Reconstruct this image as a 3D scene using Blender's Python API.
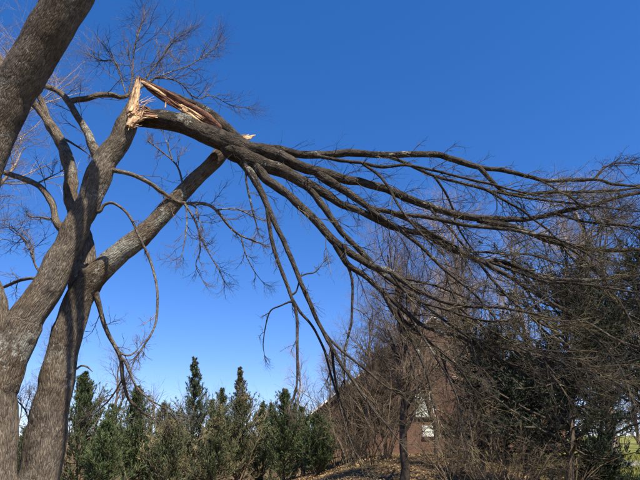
import bpy, math, random
import numpy as np
from mathutils import noise as mnoise, Vector
random.seed(7)
S = bpy.context.scene
C = S.collection
for o in list(bpy.data.objects):
    bpy.data.objects.remove(o)

# ------------------------------------------------------------------ camera
PITCH = math.radians(22.0)
F = 520.0
CAMZ = 1.6
cam = bpy.data.cameras.new('camera')
cam.sensor_width = 36.0
cam.lens = 36.0 * F / 640.0
cam.clip_start = 0.05
cam.clip_end = 2000
camo = bpy.data.objects.new('camera', cam)
camo.location = (0, 0, CAMZ)
camo.rotation_euler = (math.radians(90) + PITCH, 0, 0)
C.objects.link(camo)
S.camera = camo
# ------------------------------------------------------------------ sky + sun
AZ = math.radians(34)      # sun behind the camera, to its right
EL = math.radians(57)
W = bpy.data.worlds.new('World')
S.world = W
W.use_nodes = True
nt = W.node_tree
nt.nodes.clear()
sky = nt.nodes.new('ShaderNodeTexSky')
sky.sky_type = 'NISHITA'
sky.sun_disc = False
sky.sun_elevation = EL
sky.sun_rotation = math.pi - AZ
sky.altitude = 1500
sky.air_density = 1.0
sky.dust_density = 0.1
sky.ozone_density = 2.0
hs = nt.nodes.new('ShaderNodeHueSaturation')
hs.inputs['Saturation'].default_value = 1.34
bg = nt.nodes.new('ShaderNodeBackground')
bg.inputs[1].default_value = 0.105
wo = nt.nodes.new('ShaderNodeOutputWorld')
nt.links.new(sky.outputs[0], hs.inputs['Color'])
gm = nt.nodes.new('ShaderNodeGamma')
gm.inputs['Gamma'].default_value = 0.86
tint = nt.nodes.new('ShaderNodeMix'); tint.data_type = 'RGBA'; tint.blend_type = 'MULTIPLY'; tint.inputs[0].default_value = 1.0
tint.inputs[7].default_value = (0.90, 0.90, 1.23, 1)
nt.links.new(hs.outputs[0], gm.inputs[0])
nt.links.new(gm.outputs[0], tint.inputs[6])
nt.links.new(tint.outputs[2], bg.inputs[0])
nt.links.new(bg.outputs[0], wo.inputs[0])
sl = bpy.data.lights.new('sun', 'SUN')
sl.energy = 5.0
sl.angle = math.radians(0.53)
sl.color = (1.0, 0.93, 0.82)
so = bpy.data.objects.new('sun', sl)
tosun = Vector((math.sin(AZ) * math.cos(EL), -math.cos(AZ) * math.cos(EL), math.sin(EL)))
so.rotation_euler = tosun.to_track_quat('Z', 'Y').to_euler()
so.location = (10, -20, 30)
C.objects.link(so)
S.view_settings.view_transform = 'Standard'
S.view_settings.look = 'None'
S.view_settings.exposure = 0.95
S.view_settings.gamma = 1.0
S.view_settings.use_curve_mapping = False

CP, SP = math.cos(PITCH), math.sin(PITCH)
def P(x, y, d):
    "point at world distance Y=d that lies in direction (x, y) of the photograph"
    u, v = (x - 320) / F, (240 - y) / F
    k = d / (CP - v * SP)
    return np.array([u * k, d, CAMZ + k * (SP + v * CP)])
def PXM(y, d):
    "metres per photograph pixel there"
    v = (240 - y) / F
    return d / (CP - v * SP) / F
def proj(p):
    x, y, z = p[0], p[1], p[2] - CAMZ
    zc = y * CP + z * SP
    return 320 + F * x / zc, 240 - F * (z * CP - y * SP) / zc

# ------------------------------------------------------------------ materials
def mat(name, rough=0.9, spec=0.25):
    m = bpy.data.materials.new(name)
    m.use_nodes = True
    b = m.node_tree.nodes['Principled BSDF']
    b.inputs['Roughness'].default_value = rough
    b.inputs['Specular IOR Level'].default_value = spec
    return m, m.node_tree, b
def node(t, kind, **kw):
    n = t.nodes.new(kind)
    for k, v in kw.items():
        if hasattr(n, k): setattr(n, k, v)
        else: n.inputs[k.replace('_', ' ')].default_value = v
    return n
def ramp(t, src, stops):
    r = t.nodes.new('ShaderNodeValToRGB')
    e = r.color_ramp.elements
    while len(e) < len(stops): e.new(0.5)
    for i, (p, c) in enumerate(stops):
        e[i].position = p
        e[i].color = (*c, 1) if len(c) == 3 else c
    t.links.new(src, r.inputs[0])
    return r.outputs[0]
def mix(t, f, a, b, blend='MIX'):
    n = t.nodes.new('ShaderNodeMix'); n.data_type = 'RGBA'; n.blend_type = blend
    if isinstance(f, float): n.inputs[0].default_value = f
    else: t.links.new(f, n.inputs[0])
    for s, q in ((a, 6), (b, 7)):
        if isinstance(s, tuple): n.inputs[q].default_value = (*s, 1)
        else: t.links.new(s, n.inputs[q])
    return n.outputs[2]
def noise(t, vec, scale, detail=4, rough=0.6, dist=0.0):
    n = t.nodes.new('ShaderNodeTexNoise')
    n.inputs['Scale'].default_value = scale; n.inputs['Detail'].default_value = detail
    n.inputs['Roughness'].default_value = rough; n.inputs['Distortion'].default_value = dist
    if vec is not None: t.links.new(vec, n.inputs['Vector'])
    return n.outputs['Fac']
def bump(t, b, h, strength, dist):
    n = t.nodes.new('ShaderNodeBump')
    n.inputs['Strength'].default_value = strength; n.inputs['Distance'].default_value = dist
    t.links.new(h, n.inputs['Height']); t.links.new(n.outputs[0], b.inputs['Normal'])
BW = (0, 0, 0); WH = (1, 1, 1)

def bark_material(name, dark, mid, light, lichen_amt, warm, plate):
    m, t, b = mat(name, 0.92, 0.15)
    at = node(t, 'ShaderNodeAttribute', attribute_name='bark_coord').outputs['Vector']
    tc = node(t, 'ShaderNodeTexCoord').outputs['Object']
    ds = node(t, 'ShaderNodeTexNoise'); ds.inputs['Scale'].default_value = 26; ds.inputs['Detail'].default_value = 3
    t.links.new(at, ds.inputs['Vector'])
    va = node(t, 'ShaderNodeVectorMath', operation='MULTIPLY_ADD'); t.links.new(ds.outputs['Color'], va.inputs[0]); va.inputs[1].default_value = (.030, .030, .030)
    t.links.new(at, va.inputs[2])
    vo = node(t, 'ShaderNodeTexVoronoi', feature='DISTANCE_TO_EDGE'); vo.inputs['Scale'].default_value = plate
    t.links.new(va.outputs[0], vo.inputs['Vector'])
    crack = ramp(t, vo.outputs['Distance'], [(0.0, BW), (0.10, (.45, .45, .45)), (0.34, WH)])
    fis = noise(t, at, 46, 7, 0.72, 0.25)
    fine = noise(t, at, 150, 5, 0.7)
    big = noise(t, tc, 2.3, 5, 0.6)
    col = ramp(t, fis, [(0.30, dark), (0.47, mid), (0.66, light)])
    mot = noise(t, tc, 7, 7, 0.75, 0.5)
    col = mix(t, ramp(t, mot, [(0.40, BW), (0.60, (.8, .8, .8))]), col, light)
    col = mix(t, ramp(t, big, [(0.35, BW), (0.68, WH)]), col, warm, 'MULTIPLY')
    cm = mix(t, 0.9, WH, crack)
    col = mix(t, 0.5, col, mix(t, 1.0, col, cm, 'MULTIPLY'))
    col = mix(t, ramp(t, fine, [(0.3, (.6, .6, .6)), (0.55, BW)]), col, dark)
    # lichen: pale crusty patches
    l1 = noise(t, tc, 17, 7, 0.72, 0.8)
    l2 = noise(t, tc, 2.1, 3, 0.5)
    mm = node(t, 'ShaderNodeMath', operation='ADD'); t.links.new(l1, mm.inputs[0]); t.links.new(l2, mm.inputs[1])
    hf = node(t, 'ShaderNodeMath', operation='MULTIPLY'); t.links.new(mm.outputs[0], hf.inputs[0]); hf.inputs[1].default_value = 0.5
    lm = ramp(t, hf.outputs[0], [(0.5 + lichen_amt, BW), (0.53 + lichen_amt, (.7, .7, .7))])
    lc = ramp(t, noise(t, tc, 40, 3), [(0.35, (.16, .155, .12)), (0.65, (.42, .41, .34))])
    col = mix(t, lm, col, lc)
    t.links.new(col, b.inputs['Base Color'])
    h = node(t, 'ShaderNodeMath', operation='MULTIPLY_ADD'); t.links.new(fine, h.inputs[0]); h.inputs[1].default_value = 0.35
    t.links.new(fis, h.inputs[2])
    h2 = node(t, 'ShaderNodeMath', operation='MULTIPLY_ADD'); t.links.new(crack, h2.inputs[0]); h2.inputs[1].default_value = 0.8; t.links.new(h.outputs[0], h2.inputs[2])
    bump(t, b, h2.outputs[0], 0.8, 0.02)
    return m
M_BARK = bark_material('bark', (.023, .018, .013), (.138, .109, .079), (.32, .262, .19), 0.055, (.66, .58, .50), 52)
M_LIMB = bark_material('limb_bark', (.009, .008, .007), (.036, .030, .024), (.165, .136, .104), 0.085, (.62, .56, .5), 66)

def twig_material(name, a, b_, c, scale=1.6):
    m, t, b = mat(name, 0.85, 0.2)
    tc = node(t, 'ShaderNodeTexCoord').outputs['Object']
    col = ramp(t, noise(t, tc, scale, 5, 0.65), [(0.30, a), (0.5, b_), (0.70, c)])
    t.links.new(col, b.inputs['Base Color'])
    return m
M_TWIG = twig_material('twig_bark', (.012, .010, .009), (.036, .028, .022), (.13, .10, .070), 3.0)  # darkened on the limb so shaded twigs read near black
M_TWIGY = twig_material('lichen_highlight_twig_bark', (.022, .018, .013), (.070, .056, .034), (.25, .205, .10), 3.0)  # yellowish lichen tint; its lighter tone also paints sunlit twig highlights
M_TWIGT = twig_material('live_twig_bark', (.042, .033, .028), (.110, .085, .066), (.26, .205, .155), 2.5)
M_GREY = twig_material('grey_bare_bark', (.15, .112, .085), (.28, .212, .160), (.42, .33, .255), 0.9)
M_BROWN = twig_material('brown_bare_bark', (.055, .040, .028), (.140, .102, .070), (.30, .225, .15), 1.1)
M_BRUSH = twig_material('tan_brush_bark', (.05, .036, .024), (.125, .092, .058), (.27, .205, .125), 1.3)

def wood_material():
    m, t, b = mat('torn_wood', 0.75, 0.25)
    at = node(t, 'ShaderNodeAttribute', attribute_name='bark_coord').outputs['Vector']
    tc = node(t, 'ShaderNodeTexCoord').outputs['Object']
    f = noise(t, at, 60, 5, 0.65)
    col = ramp(t, f, [(0.32, (.22, .10, .045)), (0.48, (.52, .33, .16)), (0.62, (.78, .58, .34))])
    col = mix(t, ramp(t, noise(t, tc, 9, 4), [(0.48, BW), (0.66, (.8, .8, .8))]), col, (.20, .085, .05))
    t.links.new(col, b.inputs['Base Color'])
    bump(t, b, f, 0.8, 0.01)
    return m
M_WOOD = wood_material()
def heart_material():
    m, t, b = mat('red_heartwood', 0.8, 0.2)
    at = node(t, 'ShaderNodeAttribute', attribute_name='bark_coord').outputs['Vector']
    f = noise(t, at, 55, 5, 0.65)
    col = ramp(t, f, [(0.3, (.05, .018, .013)), (0.5, (.13, .055, .036)), (0.68, (.36, .19, .10))])
    t.links.new(col, b.inputs['Base Color']); bump(t, b, f, 0.8, 0.012)
    return m
M_HEART = heart_material()

def foliage_material(name, a, b_, c, bronze, amt):
    m, t, b = mat(name, 0.75, 0.2)
    tc = node(t, 'ShaderNodeTexCoord').outputs['Object']
    col = ramp(t, noise(t, tc, 3.2, 6, 0.7), [(0.3, a), (0.5, b_), (0.7, c)])
    col = mix(t, ramp(t, noise(t, tc, 0.9, 4, 0.6), [(0.62 - amt, BW), (0.75 - amt, (.85, .85, .85))]), col, bronze)
    t.links.new(col, b.inputs['Base Color'])
    return m
M_CED1 = foliage_material('cedar_foliage', (.026, .042, .018), (.070, .098, .038), (.135, .160, .060), (.20, .18, .08), 0.05)
M_CED2 = foliage_material('bronzed_cedar_foliage', (.034, .048, .024), (.085, .098, .045), (.155, .158, .070), (.29, .235, .12), 0.14)
M_CED3 = foliage_material('bluish_cedar_foliage', (.036, .052, .030), (.090, .114, .062), (.165, .190, .100), (.20, .19, .10), 0.04)
M_OLIVE = foliage_material('olive_evergreen_foliage', (.022, .026, .014), (.055, .056, .028), (.10, .095, .045), (.15, .115, .062), 0.12)
M_DARK = foliage_material('shaded_evergreen_foliage', (.009, .014, .009), (.020, .030, .016), (.045, .055, .026), (.085, .070, .034), -0.01)  # shade under the fallen limb is put into this dark foliage colour

# ------------------------------------------------------------------ mesh helpers
def mesh_np(name, V, Q, smooth=True, attr=None):
    me = bpy.data.meshes.new(name)
    V = np.asarray(V, np.float32); Q = np.asarray(Q, np.int32)
    k = Q.shape[1]
    me.vertices.add(len(V)); me.vertices.foreach_set('co', V.ravel())
    me.loops.add(Q.size); me.loops.foreach_set('vertex_index', Q.ravel())
    me.polygons.add(len(Q))
    me.polygons.foreach_set('loop_start', np.arange(0, Q.size, k, dtype=np.int32))
    me.polygons.foreach_set('loop_total', np.full(len(Q), k, np.int32))
    if smooth: me.polygons.foreach_set('use_smooth', np.ones(len(Q), bool))
    if attr is not None:
        a = me.attributes.new('bark_coord', 'FLOAT_VECTOR', 'POINT')
        a.data.foreach_set('vector', np.asarray(attr, np.float32).ravel())
    me.update(); me.validate()
    return me
def add(name, me, m, parent=None, loc=None):
    o = bpy.data.objects.new(name, me); C.objects.link(o)
    if m is not None and len(me.materials) == 0: me.materials.append(m)
    if parent is not None: o.parent = parent
    if loc is not None: o.location = loc
    return o
def thing(name, label, cat, loc=(0, 0, 0), group=None):
    o = bpy.data.objects.new(name, None); C.objects.link(o)
    o.location = loc; o.empty_display_size = 0.3
    o['label'] = label; o['category'] = cat
    if group: o['group'] = group
    return o
def copy_tree(o, parent=None):
    c = o.copy(); C.objects.link(c); c.parent = parent
    for ch in o.children: copy_tree(ch, c)
    return c
def nrm(a): return a / np.maximum(np.linalg.norm(a, axis=-1, keepdims=True), 1e-9)

def tubes(Pt, R, s):
    "M tubes of N points each -> vertices, quads"
    M, N, _ = Pt.shape
    T = nrm(np.gradient(Pt, axis=1))
    mean = nrm(Pt[:, -1] - Pt[:, 0])
    a = np.where(np.abs(mean[:, 2:3]) < 0.8, np.array([[0, 0, 1.]]), np.array([[1., 0, 0]]))
    U = nrm(np.cross(T, a[:, None, :])); Vv = np.cross(T, U)
    th = np.arange(s) * 2 * np.pi / s
    ring = U[:, :, None, :] * np.cos(th)[:, None] + Vv[:, :, None, :] * np.sin(th)[:, None]
    V = (Pt[:, :, None, :] + ring * R[:, :, None, None]).reshape(-1, 3)
    idx = np.arange(M * N * s).reshape(M, N, s)
    q = np.stack([idx[:, :-1], np.roll(idx, -1, 2)[:, :-1], np.roll(idx, -1, 2)[:, 1:], idx[:, 1:]], -1)
    return V, q.reshape(-1, 4)
def tubemesh(name, groups, loc=(0, 0, 0)):
    Vs, Qs, n = [], [], 0
    for Pt, R, s in groups:
        if len(Pt) == 0: continue
        V, Q = tubes(Pt, R, s); Vs.append(V); Qs.append(Q + n); n += len(V)
    return mesh_np(name, np.concatenate(Vs) - np.asarray(loc), np.concatenate(Qs))
def grow(rng, Pt, R, n, L, ang, npt=5, smin=0.15, smax=1.0, bias=(0, 0, 0), curl=0.25, rmax=0.02, rk=0.6, taper=0.3, keep=None, lfall=0.45):
    "n children per parent path; L=(lo,hi) lengths; ang=(lo,hi) radians from the parent's tangent"
    M, N, _ = Pt.shape
    s = smin + (smax - smin) * (np.arange(n)[None] + rng.random((M, n))) / n
    f = s * (N - 1); i = np.minimum(f.astype(int), N - 2); w = f - i
    mi = np.arange(M)[:, None]
    p0, p1 = Pt[mi, i], Pt[mi, i + 1]
    p = p0 + (p1 - p0) * w[..., None]
    t = nrm(p1 - p0)
    r = R[mi, i] + (R[mi, i + 1] - R[mi, i]) * w
    rnd = rng.normal(size=t.shape)
    perp = nrm(rnd - (rnd * t).sum(-1, keepdims=True) * t)
    a = rng.uniform(ang[0], ang[1], s.shape)[..., None]
    d = t * np.cos(a) + perp * np.sin(a)
    ln = (L[0] + (L[1] - L[0]) * rng.random(s.shape)) * (1 - lfall * s)
    p = p.reshape(-1, 3); d = d.reshape(-1, 3); ln = ln.ravel(); r = r.ravel()
    if keep is not None:
        k = keep(p); p, d, ln, r = p[k], d[k], ln[k], r[k]
    K = len(p)
    out = np.zeros((K, npt, 3)); out[:, 0] = p
    bias = np.asarray(bias, float)
    for j in range(1, npt):
        d = nrm(d + rng.normal(size=d.shape) * curl * 0.6 + bias * 0.35)
        out[:, j] = out[:, j - 1] + d * (ln / (npt - 1))[:, None]
    rr = np.minimum(r * rk, rmax)
    Rn = rr[:, None] * np.linspace(1, taper, npt)[None]
    return out, Rn

def catmull(pts, step):
    pts = np.asarray(pts, float)
    e = np.vstack([2 * pts[0] - pts[1], pts, 2 * pts[-1] - pts[-2]])
    out = []
    for i in range(1, len(e) - 2):
        p0, p1, p2, p3 = e[i - 1:i + 3]
        n = max(2, int(np.linalg.norm(p2[:3] - p1[:3]) / step))
        t = np.linspace(0, 1, n, endpoint=False)[:, None]
        out.append(0.5 * ((2 * p1) + (-p0 + p2) * t + (2 * p0 - 5 * p1 + 4 * p2 - p3) * t ** 2 + (-p0 + 3 * p1 - 3 * p2 + p3) * t ** 3))
    out.append(pts[-1:])
    r = np.vstack(out); r[:, 3] = np.maximum(r[:, 3], 0.0012)
    return r
def barktube(name, pr, sides, loc, rough=1.0, flat=None, seed=0.0, cap=True):
    "one stem: pr = (n,4) points+radius; uneven, fissured surface and a coordinate that follows the grain"
    Pt, R = pr[:, :3], pr[:, 3]
    N = len(Pt)
    T = nrm(np.gradient(Pt, axis=0))
    U = np.zeros((N, 3)); u = np.cross(T[0], [0.3, 1, 0.2]); U[0] = u / np.linalg.norm(u)
    for i in range(1, N):
        u = U[i - 1] - T[i] * np.dot(U[i - 1], T[i]); U[i] = u / np.linalg.norm(u)
    Vv = np.cross(T, U)
    ln = np.concatenate([[0], np.cumsum(np.linalg.norm(np.diff(Pt, axis=0), axis=1))])
    V, A = [], []
    for i in range(N):
        for j in range(sides):
            th = 2 * math.pi * j / sides
            c, s_ = math.cos(th), math.sin(th)
            b = (c * R[i] + seed, s_ * R[i] + seed * 1.7, ln[i] * 0.17 + seed)
            r = R[i]
            if rough > 0:
                lo = mnoise.noise(Vector((c * 1.3 + seed, s_ * 1.3, ln[i] * 0.9 / max(0.12, R[i] * 3))))
                r *= 1 + 0.075 * rough * lo
                if R[i] > 0.04:
                    hi = mnoise.noise(Vector((b[0] * 22, b[1] * 22, b[2] * 22)))
                    h2 = mnoise.noise(Vector((b[0] * 55, b[1] * 55, b[2] * 40)))
                    r += rough * (0.010 * hi + 0.006 * h2) * min(1, R[i] / 0.12)
            k = 1.0
            V.append(Pt[i] + (U[i] * c + Vv[i] * s_) * r)
            A.append(b)
    V = np.array(V)
    if flat is not None:
        fd, k = np.asarray(flat[0]) / np.linalg.norm(flat[0]), flat[1]
        ctr = np.repeat(Pt, sides, 0)
        V = V - ((V - ctr) @ fd)[:, None] * fd[None] * (1 - k)
    idx = np.arange(N * sides).reshape(N, sides)
    q = np.stack([idx[:-1], np.roll(idx, -1, 1)[:-1], np.roll(idx, -1, 1)[1:], idx[1:]], -1).reshape(-1, 4)
    if cap:   # close the end with a point
        V = np.vstack([V, Pt[-1] + T[-1] * R[-1] * 0.6]); A.append((seed, seed, ln[-1] * 0.16))
        e = idx[-1]; c = np.full(sides, len(V) - 1)
        q = np.vstack([q, np.stack([e, np.roll(e, -1), c, c], -1)])
    V = V - np.asarray(loc)
    if cap:
        me = bpy.data.meshes.new(name)
        me.from_pydata(V.tolist(), [], [list(dict.fromkeys(f)) for f in q.tolist()])
        a = me.attributes.new('bark_coord', 'FLOAT_VECTOR', 'POINT'); a.data.foreach_set('vector', np.asarray(A, np.float32).ravel())
        me.polygons.foreach_set('use_smooth', np.ones(len(me.polygons), bool)); me.update()
        return me
    return mesh_np(name, V, q, True, A)

# ------------------------------------------------------------------ ground
def sstep(a, b, x):
    t = np.clip((x - a) / (b - a), 0, 1); return t * t * (3 - 2 * t)
def ground_z(X, Y):
    gt = sstep(-3.5, 2.5, X - 0.02 * Y)
    z = gt * 1.25 * sstep(7, 26, Y) + (1 - gt) * 1.25 * sstep(30, 60, Y) + 1.75 * sstep(26, 62, Y) + 3.0 * sstep(62, 200, Y)
    z = z + 0.30 * np.exp(-(((X - 3.2) / 3.5) ** 2 + ((Y - 20) / 5.0) ** 2))
    return z + 0.05 * np.sin(X * 0.7 + 1.3) * np.sin(Y * 0.45) + 0.03 * np.sin(X * 1.9) * np.cos(Y * 1.3)
def gz(x, y): return float(ground_z(np.array(x), np.array(y)))
def sheet(name, xs, ys, dz, m):
    X, Y = np.meshgrid(xs, ys); Z = ground_z(X, Y) + dz
    V = np.stack([X, Y, Z], -1).reshape(-1, 3)
    i = np.arange(X.size).reshape(X.shape)
    q = np.stack([i[:-1, :-1], i[:-1, 1:], i[1:, 1:], i[1:, :-1]], -1).reshape(-1, 4)
    o = add(name, mesh_np(name, V, q), m); o['kind'] = 'structure'
    return o
m, t, b = mat('ground_cover', 0.95, 0.1)
tc = node(t, 'ShaderNodeTexCoord').outputs['Object']
g = ramp(t, noise(t, tc, 1.4, 8, 0.7), [(0.3, (.06, .075, .018)), (0.5, (.15, .155, .040)), (0.68, (.27, .24, .075))])
l = ramp(t, noise(t, tc, 5, 8, 0.75), [(0.3, (.045, .030, .017)), (0.5, (.105, .072, .038)), (0.7, (.20, .14, .075))])
sx = node(t, 'ShaderNodeSeparateXYZ'); t.links.new(tc, sx.inputs[0])
mr = node(t, 'ShaderNodeMapRange'); mr.inputs[1].default_value = 7.0; mr.inputs[2].default_value = 9.5
ad = node(t, 'ShaderNodeMath', operation='MULTIPLY_ADD'); t.links.new(noise(t, tc, 0.5, 3), ad.inputs[0]); ad.inputs[1].default_value = 3.0
t.links.new(sx.outputs[0], ad.inputs[2]); t.links.new(ad.outputs[0], mr.inputs[0])
t.links.new(mix(t, mr.outputs[0], l, g), b.inputs['Base Color'])
bump(t, b, noise(t, tc, 12, 6, 0.7), 0.8, 0.06)
M_GROUND = m
xs = np.concatenate([np.linspace(-420, -32, 20), np.linspace(-30, 40, 91), np.linspace(44, 420, 20)])
ys = np.concatenate([np.linspace(-60, -5, 12), np.linspace(-4, 70, 99), np.linspace(76, 900, 40)])
sheet('ground', xs, ys, 0, M_GROUND)
m, t, b = mat('driveway_concrete', 0.9, 0.2)
tc = node(t, 'ShaderNodeTexCoord').outputs['Object']
t.links.new(ramp(t, noise(t, tc, 3, 8, 0.7), [(0.3, (.24, .23, .20)), (0.65, (.42, .40, .36))]), b.inputs['Base Color'])
sheet('driveway', np.linspace(9.5, 40, 62), np.linspace(20.6, 22.6, 5), 0.03, m)

# ------------------------------------------------------------------ the broken tree: traced stems with real depth
TREE = thing('broken_tree', 'large grey-barked multi-stem tree, one stem snapped high with pale splintered wood', 'tree', (-4.0, 6.4, 0.0))
LIMB = thing('fallen_limb', 'snapped top of the tree hanging sideways across the sky, full of bare branches', 'limb', tuple(P(139, 122, 6.45)))
BR = {}          # id -> dict(path=(n,4) world, obj, root)
def branch(bid, root, parent, pts, dd=0.0, d=None, m=None, name='branch', tw=None, rough=1.0, flare=True, ph=None):
    """pts: (x, y, width) read off the photograph; depth starts at the parent's and drifts by dd metres (or follows the list d)"""
    pts = [tuple(p) for p in pts]
    n = len(pts)
    arc = np.concatenate([[0], np.cumsum([math.hypot(pts[i + 1][0] - pts[i][0], pts[i + 1][1] - pts[i][1]) for i in range(n - 1)])])
    s = arc / arc[-1]
    pre = []
    if d is not None:
        ds = np.interp(s, np.linspace(0, 1, len(d)), d)
    else:
        pp = BR[parent]['path']
        xy = np.array([proj(q) for q in pp[:, :3]])
        k = int(np.argmin((xy[:, 0] - pts[0][0]) ** 2 + (xy[:, 1] - pts[0][1]) ** 2))
        ds = pp[k, 1] + dd * (0.35 * s + 0.65 * s ** 1.5)
        w0 = pts[0][2] * PXM(pts[0][1], ds[0]) / 2
        far = np.linalg.norm(P(pts[0][0], pts[0][1], ds[0]) - pp[k, :3])
        if far > 0.3 * pp[k, 3]:
            pre = [[*pp[k, :3], min(w0 * 1.25, pp[k, 3] * 0.85)]]
    wp = pre + [[*P(x, y, dz), max(0.5, w * (.86 if root is TREE else .93)) * PXM(y, dz) / 2] for (x, y, w), dz in zip(pts, ds)]
    wp = np.array(wp)
    if pts[-1][2] < 4: wp[-1, 3] *= 0.4
    rm = wp[:, 3].mean()
    pr = catmull(wp, max(0.03, min(0.09, rm * 0.55)))
    # natural crookedness
    L = np.concatenate([[0], np.cumsum(np.linalg.norm(np.diff(pr[:, :3], axis=0), axis=1))])
    sd = (sum(ord(ch) * (i + 3) for i, ch in enumerate(bid)) % 97) * 1.37
    am = min(0.034, 0.28 * rm + 0.007) if name == 'branch' else 0.03
    rp = BR[parent]['path'][int(k), 3] if (parent is not None and d is None) else None
    for i in range(len(pr)):
        e = min(1, L[i] / 0.3)
        pr[i, :3] += e * am * np.array(mnoise.noise_vector(Vector((L[i] * 1.7 + sd, sd, 0.3)))) + e * am * 0.4 * np.array(mnoise.noise_vector(Vector((L[i] * 5.5 + sd, sd, 4.3))))
        pr[i, 3] *= 1 + 0.10 * mnoise.noise(Vector((L[i] * 3.1, sd, 7))) + 0.16 * max(0, mnoise.noise(Vector((L[i] * 7.3, sd, 11))) - .15)
        if rp is not None: pr[i, 3] = min(pr[i, 3] * (1 + .5 * math.exp(-max(0, L[i] - .7 * rp) / (2.2 * wp[min(1, len(wp) - 1), 3]))), max(pr[i, 3], rp * .95)) * min(1, .62 + .38 * L[i] / rp)
    wmax = max(p[2] for p in pts)
    sides = 44 if wmax > 18 else 22 if wmax > 8 else 12 if wmax > 4 else 7
    base = root.location
    me = barktube(name, pr, sides, base, rough, None, sd * 0.1)
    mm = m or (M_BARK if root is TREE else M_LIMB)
    po = root
    if parent is not None and name == 'branch':
        po = BR[parent]['top']
    o = add(name, me, mm, po)
    BR[bid] = dict(path=pr, obj=o, top=(po if po is not root else o), root=root, tw=tw)
    return o
T = TREE
branch('T', T, None, [(-20, 625, 96), (-16, 590, 74), (-12, 540, 62), (-9, 480, 55), (-8, 420, 52), (-7, 375, 50), (-10, 345, 46), (-14, 313, 43), (-23, 275, 41), (-29, 235, 41), (-20, 180, 42), (-7, 135, 43), (10, 98, 45), (30, 62, 47), (50, 30, 47), (70, -4, 46), (95, -45, 42), (118, -90, 37), (136, -140, 31)], d=[6.2, 6.2, 6.15, 5.9, 5.6, 5.2, 4.9], name='trunk')
BR['L'] = BR['T']
branch('B', T, None, [(6, 622, 80), (14, 580, 60), (26, 530, 52), (38, 478, 46), (51, 410, 40), (62, 360, 35.5), (73, 318, 33), (82, 291, 30), (97, 273, 27), (117, 256, 24.5), (140, 237, 22), (170, 205, 19.5), (195, 178, 17.5), (220, 155, 16), (236, 143, 13), (246, 137, 7)], d=[6.6, 6.65, 6.7, 6.8, 6.95], name='stem')
branch('A', T, 'T', [(-6, 410, 34), (-1, 382, 42), (8, 352, 44), (24, 325, 39), (45, 290, 34), (58, 263, 31), (70, 240, 29), (90, 197, 28), (106, 160, 27.5), (120, 138, 25), (128, 120, 21), (132, 107, 15), (135, 95, 9.5), (137.5, 84, 6), (138, 75, 2.5)], dd=0.25, name='stem')
branch('L2', T, 'L', [(6, 92, 30), (-8, 68, 30), (-22, 42, 28), (-36, 5, 26), (-42, -40, 23)], dd=0.2, name='stem')
branch('D', T, 'B', [(79, 298, 25), (83, 275, 23), (85, 258, 20.5), (83, 238, 18), (76, 216, 16), (71, 196, 15), (70, 178, 14.5), (68, 163, 14), (63, 146, 12.5), (53, 128, 11.5), (43, 112, 10), (30, 99, 9), (14, 92, 8), (-6, 80, 7)], dd=0.8)
branch('D2', T, 'D', [(50, 124, 7), (42, 104, 6), (33, 88, 5), (20, 70, 4), (4, 48, 3)], dd=0.4, tw=(5, .5))
branch('E', T, 'A', [(58, 224, 8), (52, 204, 7.5), (43, 191, 7), (32, 182, 6.5), (12, 175, 6), (-12, 168, 5)], dd=0.5, tw=(2, .5))
branch('E2', T, 'A', [(58, 222, 3), (44, 218, 2.4), (30, 217, 1.8)], dd=0.2, tw=(3, .4))
branch('F', T, 'A', [(101, 160, 11), (93, 148, 10), (87, 134, 8.5), (78, 119, 7.5), (68, 102, 7), (56, 91, 6), (40, 85, 5.5), (22, 83, 4), (6, 70, 3)], dd=0.5, tw=(3, .6))
branch('F2', T, 'F', [(68, 103, 6), (76, 100, 6), (86, 99, 6.5), (100, 95, 6), (112, 95, 6), (124, 97, 5), (140, 88, 4), (158, 76, 3)], dd=0.55, tw=(3, .7))
branch('F3', T, 'F2', [(128, 95, 2.11), (132, 78, 1.86), (133, 60, 1.61), (136, 42, 1.36), (141, 26, 0.99), (143, 12, 0.62)], dd=0.3, tw=(11, 0.85))
branch('F4', T, 'F2', [(126, 95, 1.61), (121, 78, 1.49), (115, 62, 1.24), (100, 60, 1.12), (86, 53, 0.87)], dd=0.4, tw=(11, 0.80))
branch('F5', T, 'F2', [(140, 88, 1.86), (150, 72, 1.61), (163, 56, 1.36), (170, 42, 1.12), (185, 30, 0.74)], dd=0.3, tw=(11, 0.85))
branch('F6', T, 'F2', [(150, 80, 1.74), (172, 72, 1.36), (192, 64, 1.24), (212, 50, 0.87), (222, 42, 0.62)], dd=0.6, tw=(11, 0.80))
branch('F7', T, 'F2', [(155, 78, 1.74), (178, 82, 1.36), (196, 98, 1.24), (212, 96, 1.05), (232, 106, 0.81), (250, 108, 0.62)], dd=0.8, tw=(11, 0.70))
branch('H', T, 'A', [(108, 168, 6), (116, 171, 5), (130, 174, 4.8), (148, 182, 4.6), (168, 196, 4.4), (182, 203, 4), (205, 204, 3.6), (217, 211, 3.2), (227, 224, 2.8), (240, 235, 2.2), (255, 241, 1.7), (268, 246, 1)], dd=1.3, tw=(6, .55))
branch('H2', T, 'H', [(184, 203, 2.6), (194, 219, 2.3), (200, 236, 2), (209, 254, 1.6), (220, 272, 1.1), (226, 284, .8)], dd=0.3, tw=(7, .5))
branch('H3', T, 'H', [(186, 203, 2), (187, 222, 1.6), (184, 244, 1.3), (180, 262, .8)], dd=-0.2, tw=(7, .45))
branch('H4', T, 'H2', [(199, 233, 1.8), (200, 250, 1.5), (196, 266, 1.1), (205, 284, .8)], dd=0.2, tw=(7, .4))
branch('H5', T, 'H', [(190, 204, 2.4), (196, 208, 2.2), (197, 216, 1.9), (203, 228, 1.4)], dd=-0.2, tw=(6, .35))
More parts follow.
